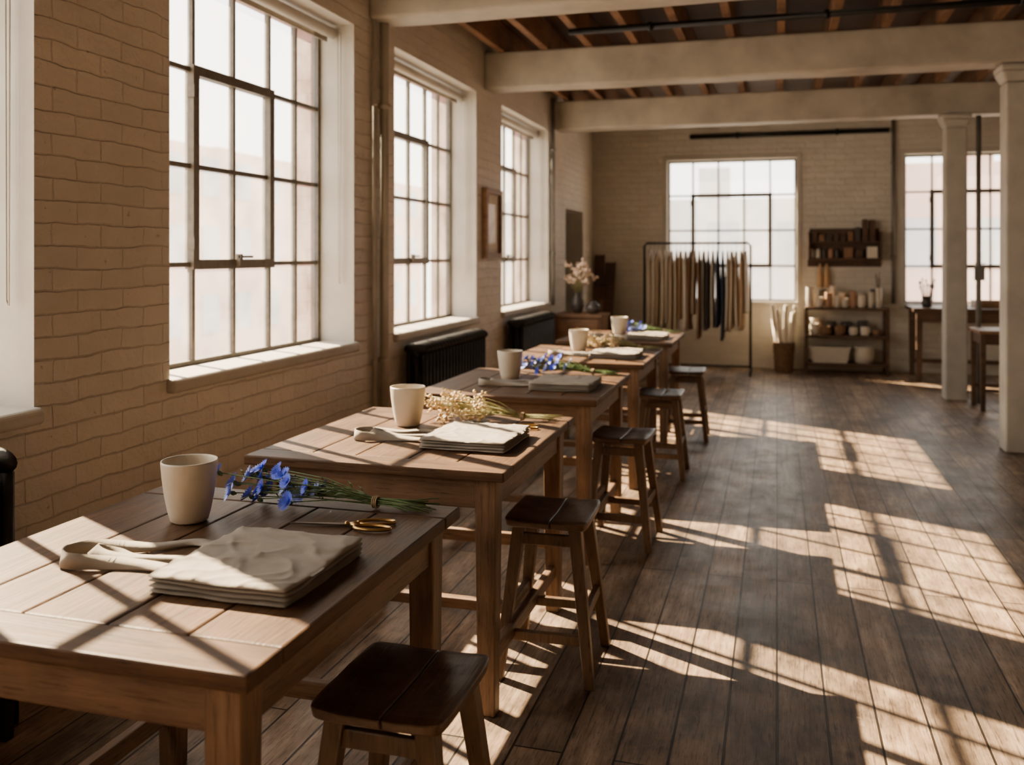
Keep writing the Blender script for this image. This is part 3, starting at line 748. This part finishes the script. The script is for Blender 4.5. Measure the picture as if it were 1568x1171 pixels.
for x in (1.78,2.26):
    for y in (9.14,9.56): b.post((x,y,0),(x,y,0.72),0.02,0.025,'darkwood')
for y in (9.14,9.56): b.box(1.78,2.26,y-.012,y+.012,0.62,0.72,'darkwood'); b.box(1.78,2.26,y-.01,y+.01,0.18,0.21,'darkwood')
for x in (1.78,2.26): b.box(x-.012,x+.012,9.14,9.56,0.62,0.72,'darkwood')
b.obj('small_side_table',loc=(0.05,0.2,0),bevel=0.003)

# ------------------------------------------------------------------ outside
def building(name,x0,x1,y0,y1,z1,face,mk='facade'):
    b=B(); b.box(x0,x1,y0,y1,-7,z1,mk)
    if face=='X':
        y=y0+1
        while y<y1-2:
            for z in (-5,-2,1,4,7):
                if z+1.7<z1: b.box(x1,x1+0.05,y,y+1.2,z,z+1.7,'facadewin')
            y+=2.6
    else:
        x=x0+1
        while x<x1-2:
            for z in (-5,-2,1,4,7):
                if z+1.7<z1: b.box(x,x+1.2,y0-0.05,y0,z,z+1.7,'facadewin')
            x+=2.6
    for i in range(4):
        if face=='X': b.box(x0+1,x0+2,y0+3+i*(y1-y0)/4,y0+4.2+i*(y1-y0)/4,z1,z1+1.3,mk)
        else: b.box(x0+3+i*(x1-x0)/4,x0+4.2+i*(x1-x0)/4,y0+1,y0+2,z1,z1+1.3,mk)
    b.obj(name)
building('building_across_street',-30,-22,-5,22,4.6,'X')
building('building_across_street',-32,-24,23,60,6.2,'X')
building('building_behind',-14,2,36,44,3.6,'Y','facade2')
building('building_behind',3,24,34,44,4.6,'Y')
b=B(); b.box(-90,60,-60,110,-7.2,-7,'street'); b.obj('ground')

# ------------------------------------------------------------------ light
w=bpy.data.worlds.new('hazy_sky'); S.world=w; w.use_nodes=True; nt=w.node_tree; bg=nt.nodes['Background']
tc=N(nt,'ShaderNodeTexCoord'); sp=N(nt,'ShaderNodeSeparateXYZ'); L(nt,tc.outputs['Generated'],sp.inputs[0])
L(nt,ramp(nt,sp.outputs['Z'],[(0.0,(1.0,0.94,0.84)),(0.5,(0.84,0.82,0.80))]),bg.inputs[0])
bg.inputs[1].default_value=6.5
sd=bpy.data.lights.new('sun','SUN'); sd.energy=60; sd.color=(1.0,0.77,0.49); sd.angle=math.radians(0.5)
so_=bpy.data.objects.new('sun',sd); S.collection.objects.link(so_)
so_.rotation_euler=Vector((1.36,-0.70,-1.0)).to_track_quat('-Z','Y').to_euler(); so_.location=(-10,8,12)
def portal(loc,dirv,sx,sy):
    ld=bpy.data.lights.new('window_portal','AREA'); ld.shape='RECTANGLE'; ld.size=sx; ld.size_y=sy; ld.cycles.is_portal=True
    o=bpy.data.objects.new('window_portal',ld); S.collection.objects.link(o); o.location=loc
    o.rotation_euler=Vector(dirv).to_track_quat('-Z','Y').to_euler()
    return o
for a,c in wins: portal((XL-0.41,(a+c)/2,(WZ0+WZ1)/2),(1,0,0),(c-a),(WZ1-WZ0))
for a,c,z0,z1 in BW: portal(((a+c)/2,YB+0.31,(z0+z1)/2),(0,-1,0),(c-a),(z1-z0))

# ------------------------------------------------------------------ camera
cd=bpy.data.cameras.new('camera'); cam=bpy.data.objects.new('camera',cd); S.collection.objects.link(cam)
cam.location=(0,0,1.45); cam.rotation_euler=(math.radians(90),0,math.radians(16.17))
cd.sensor_width=36; cd.lens=32.14; cd.shift_y=-0.1245
cd.dof.use_dof=True; cd.dof.focus_distance=2.5; cd.dof.aperture_fstop=2.8
S.camera=cam
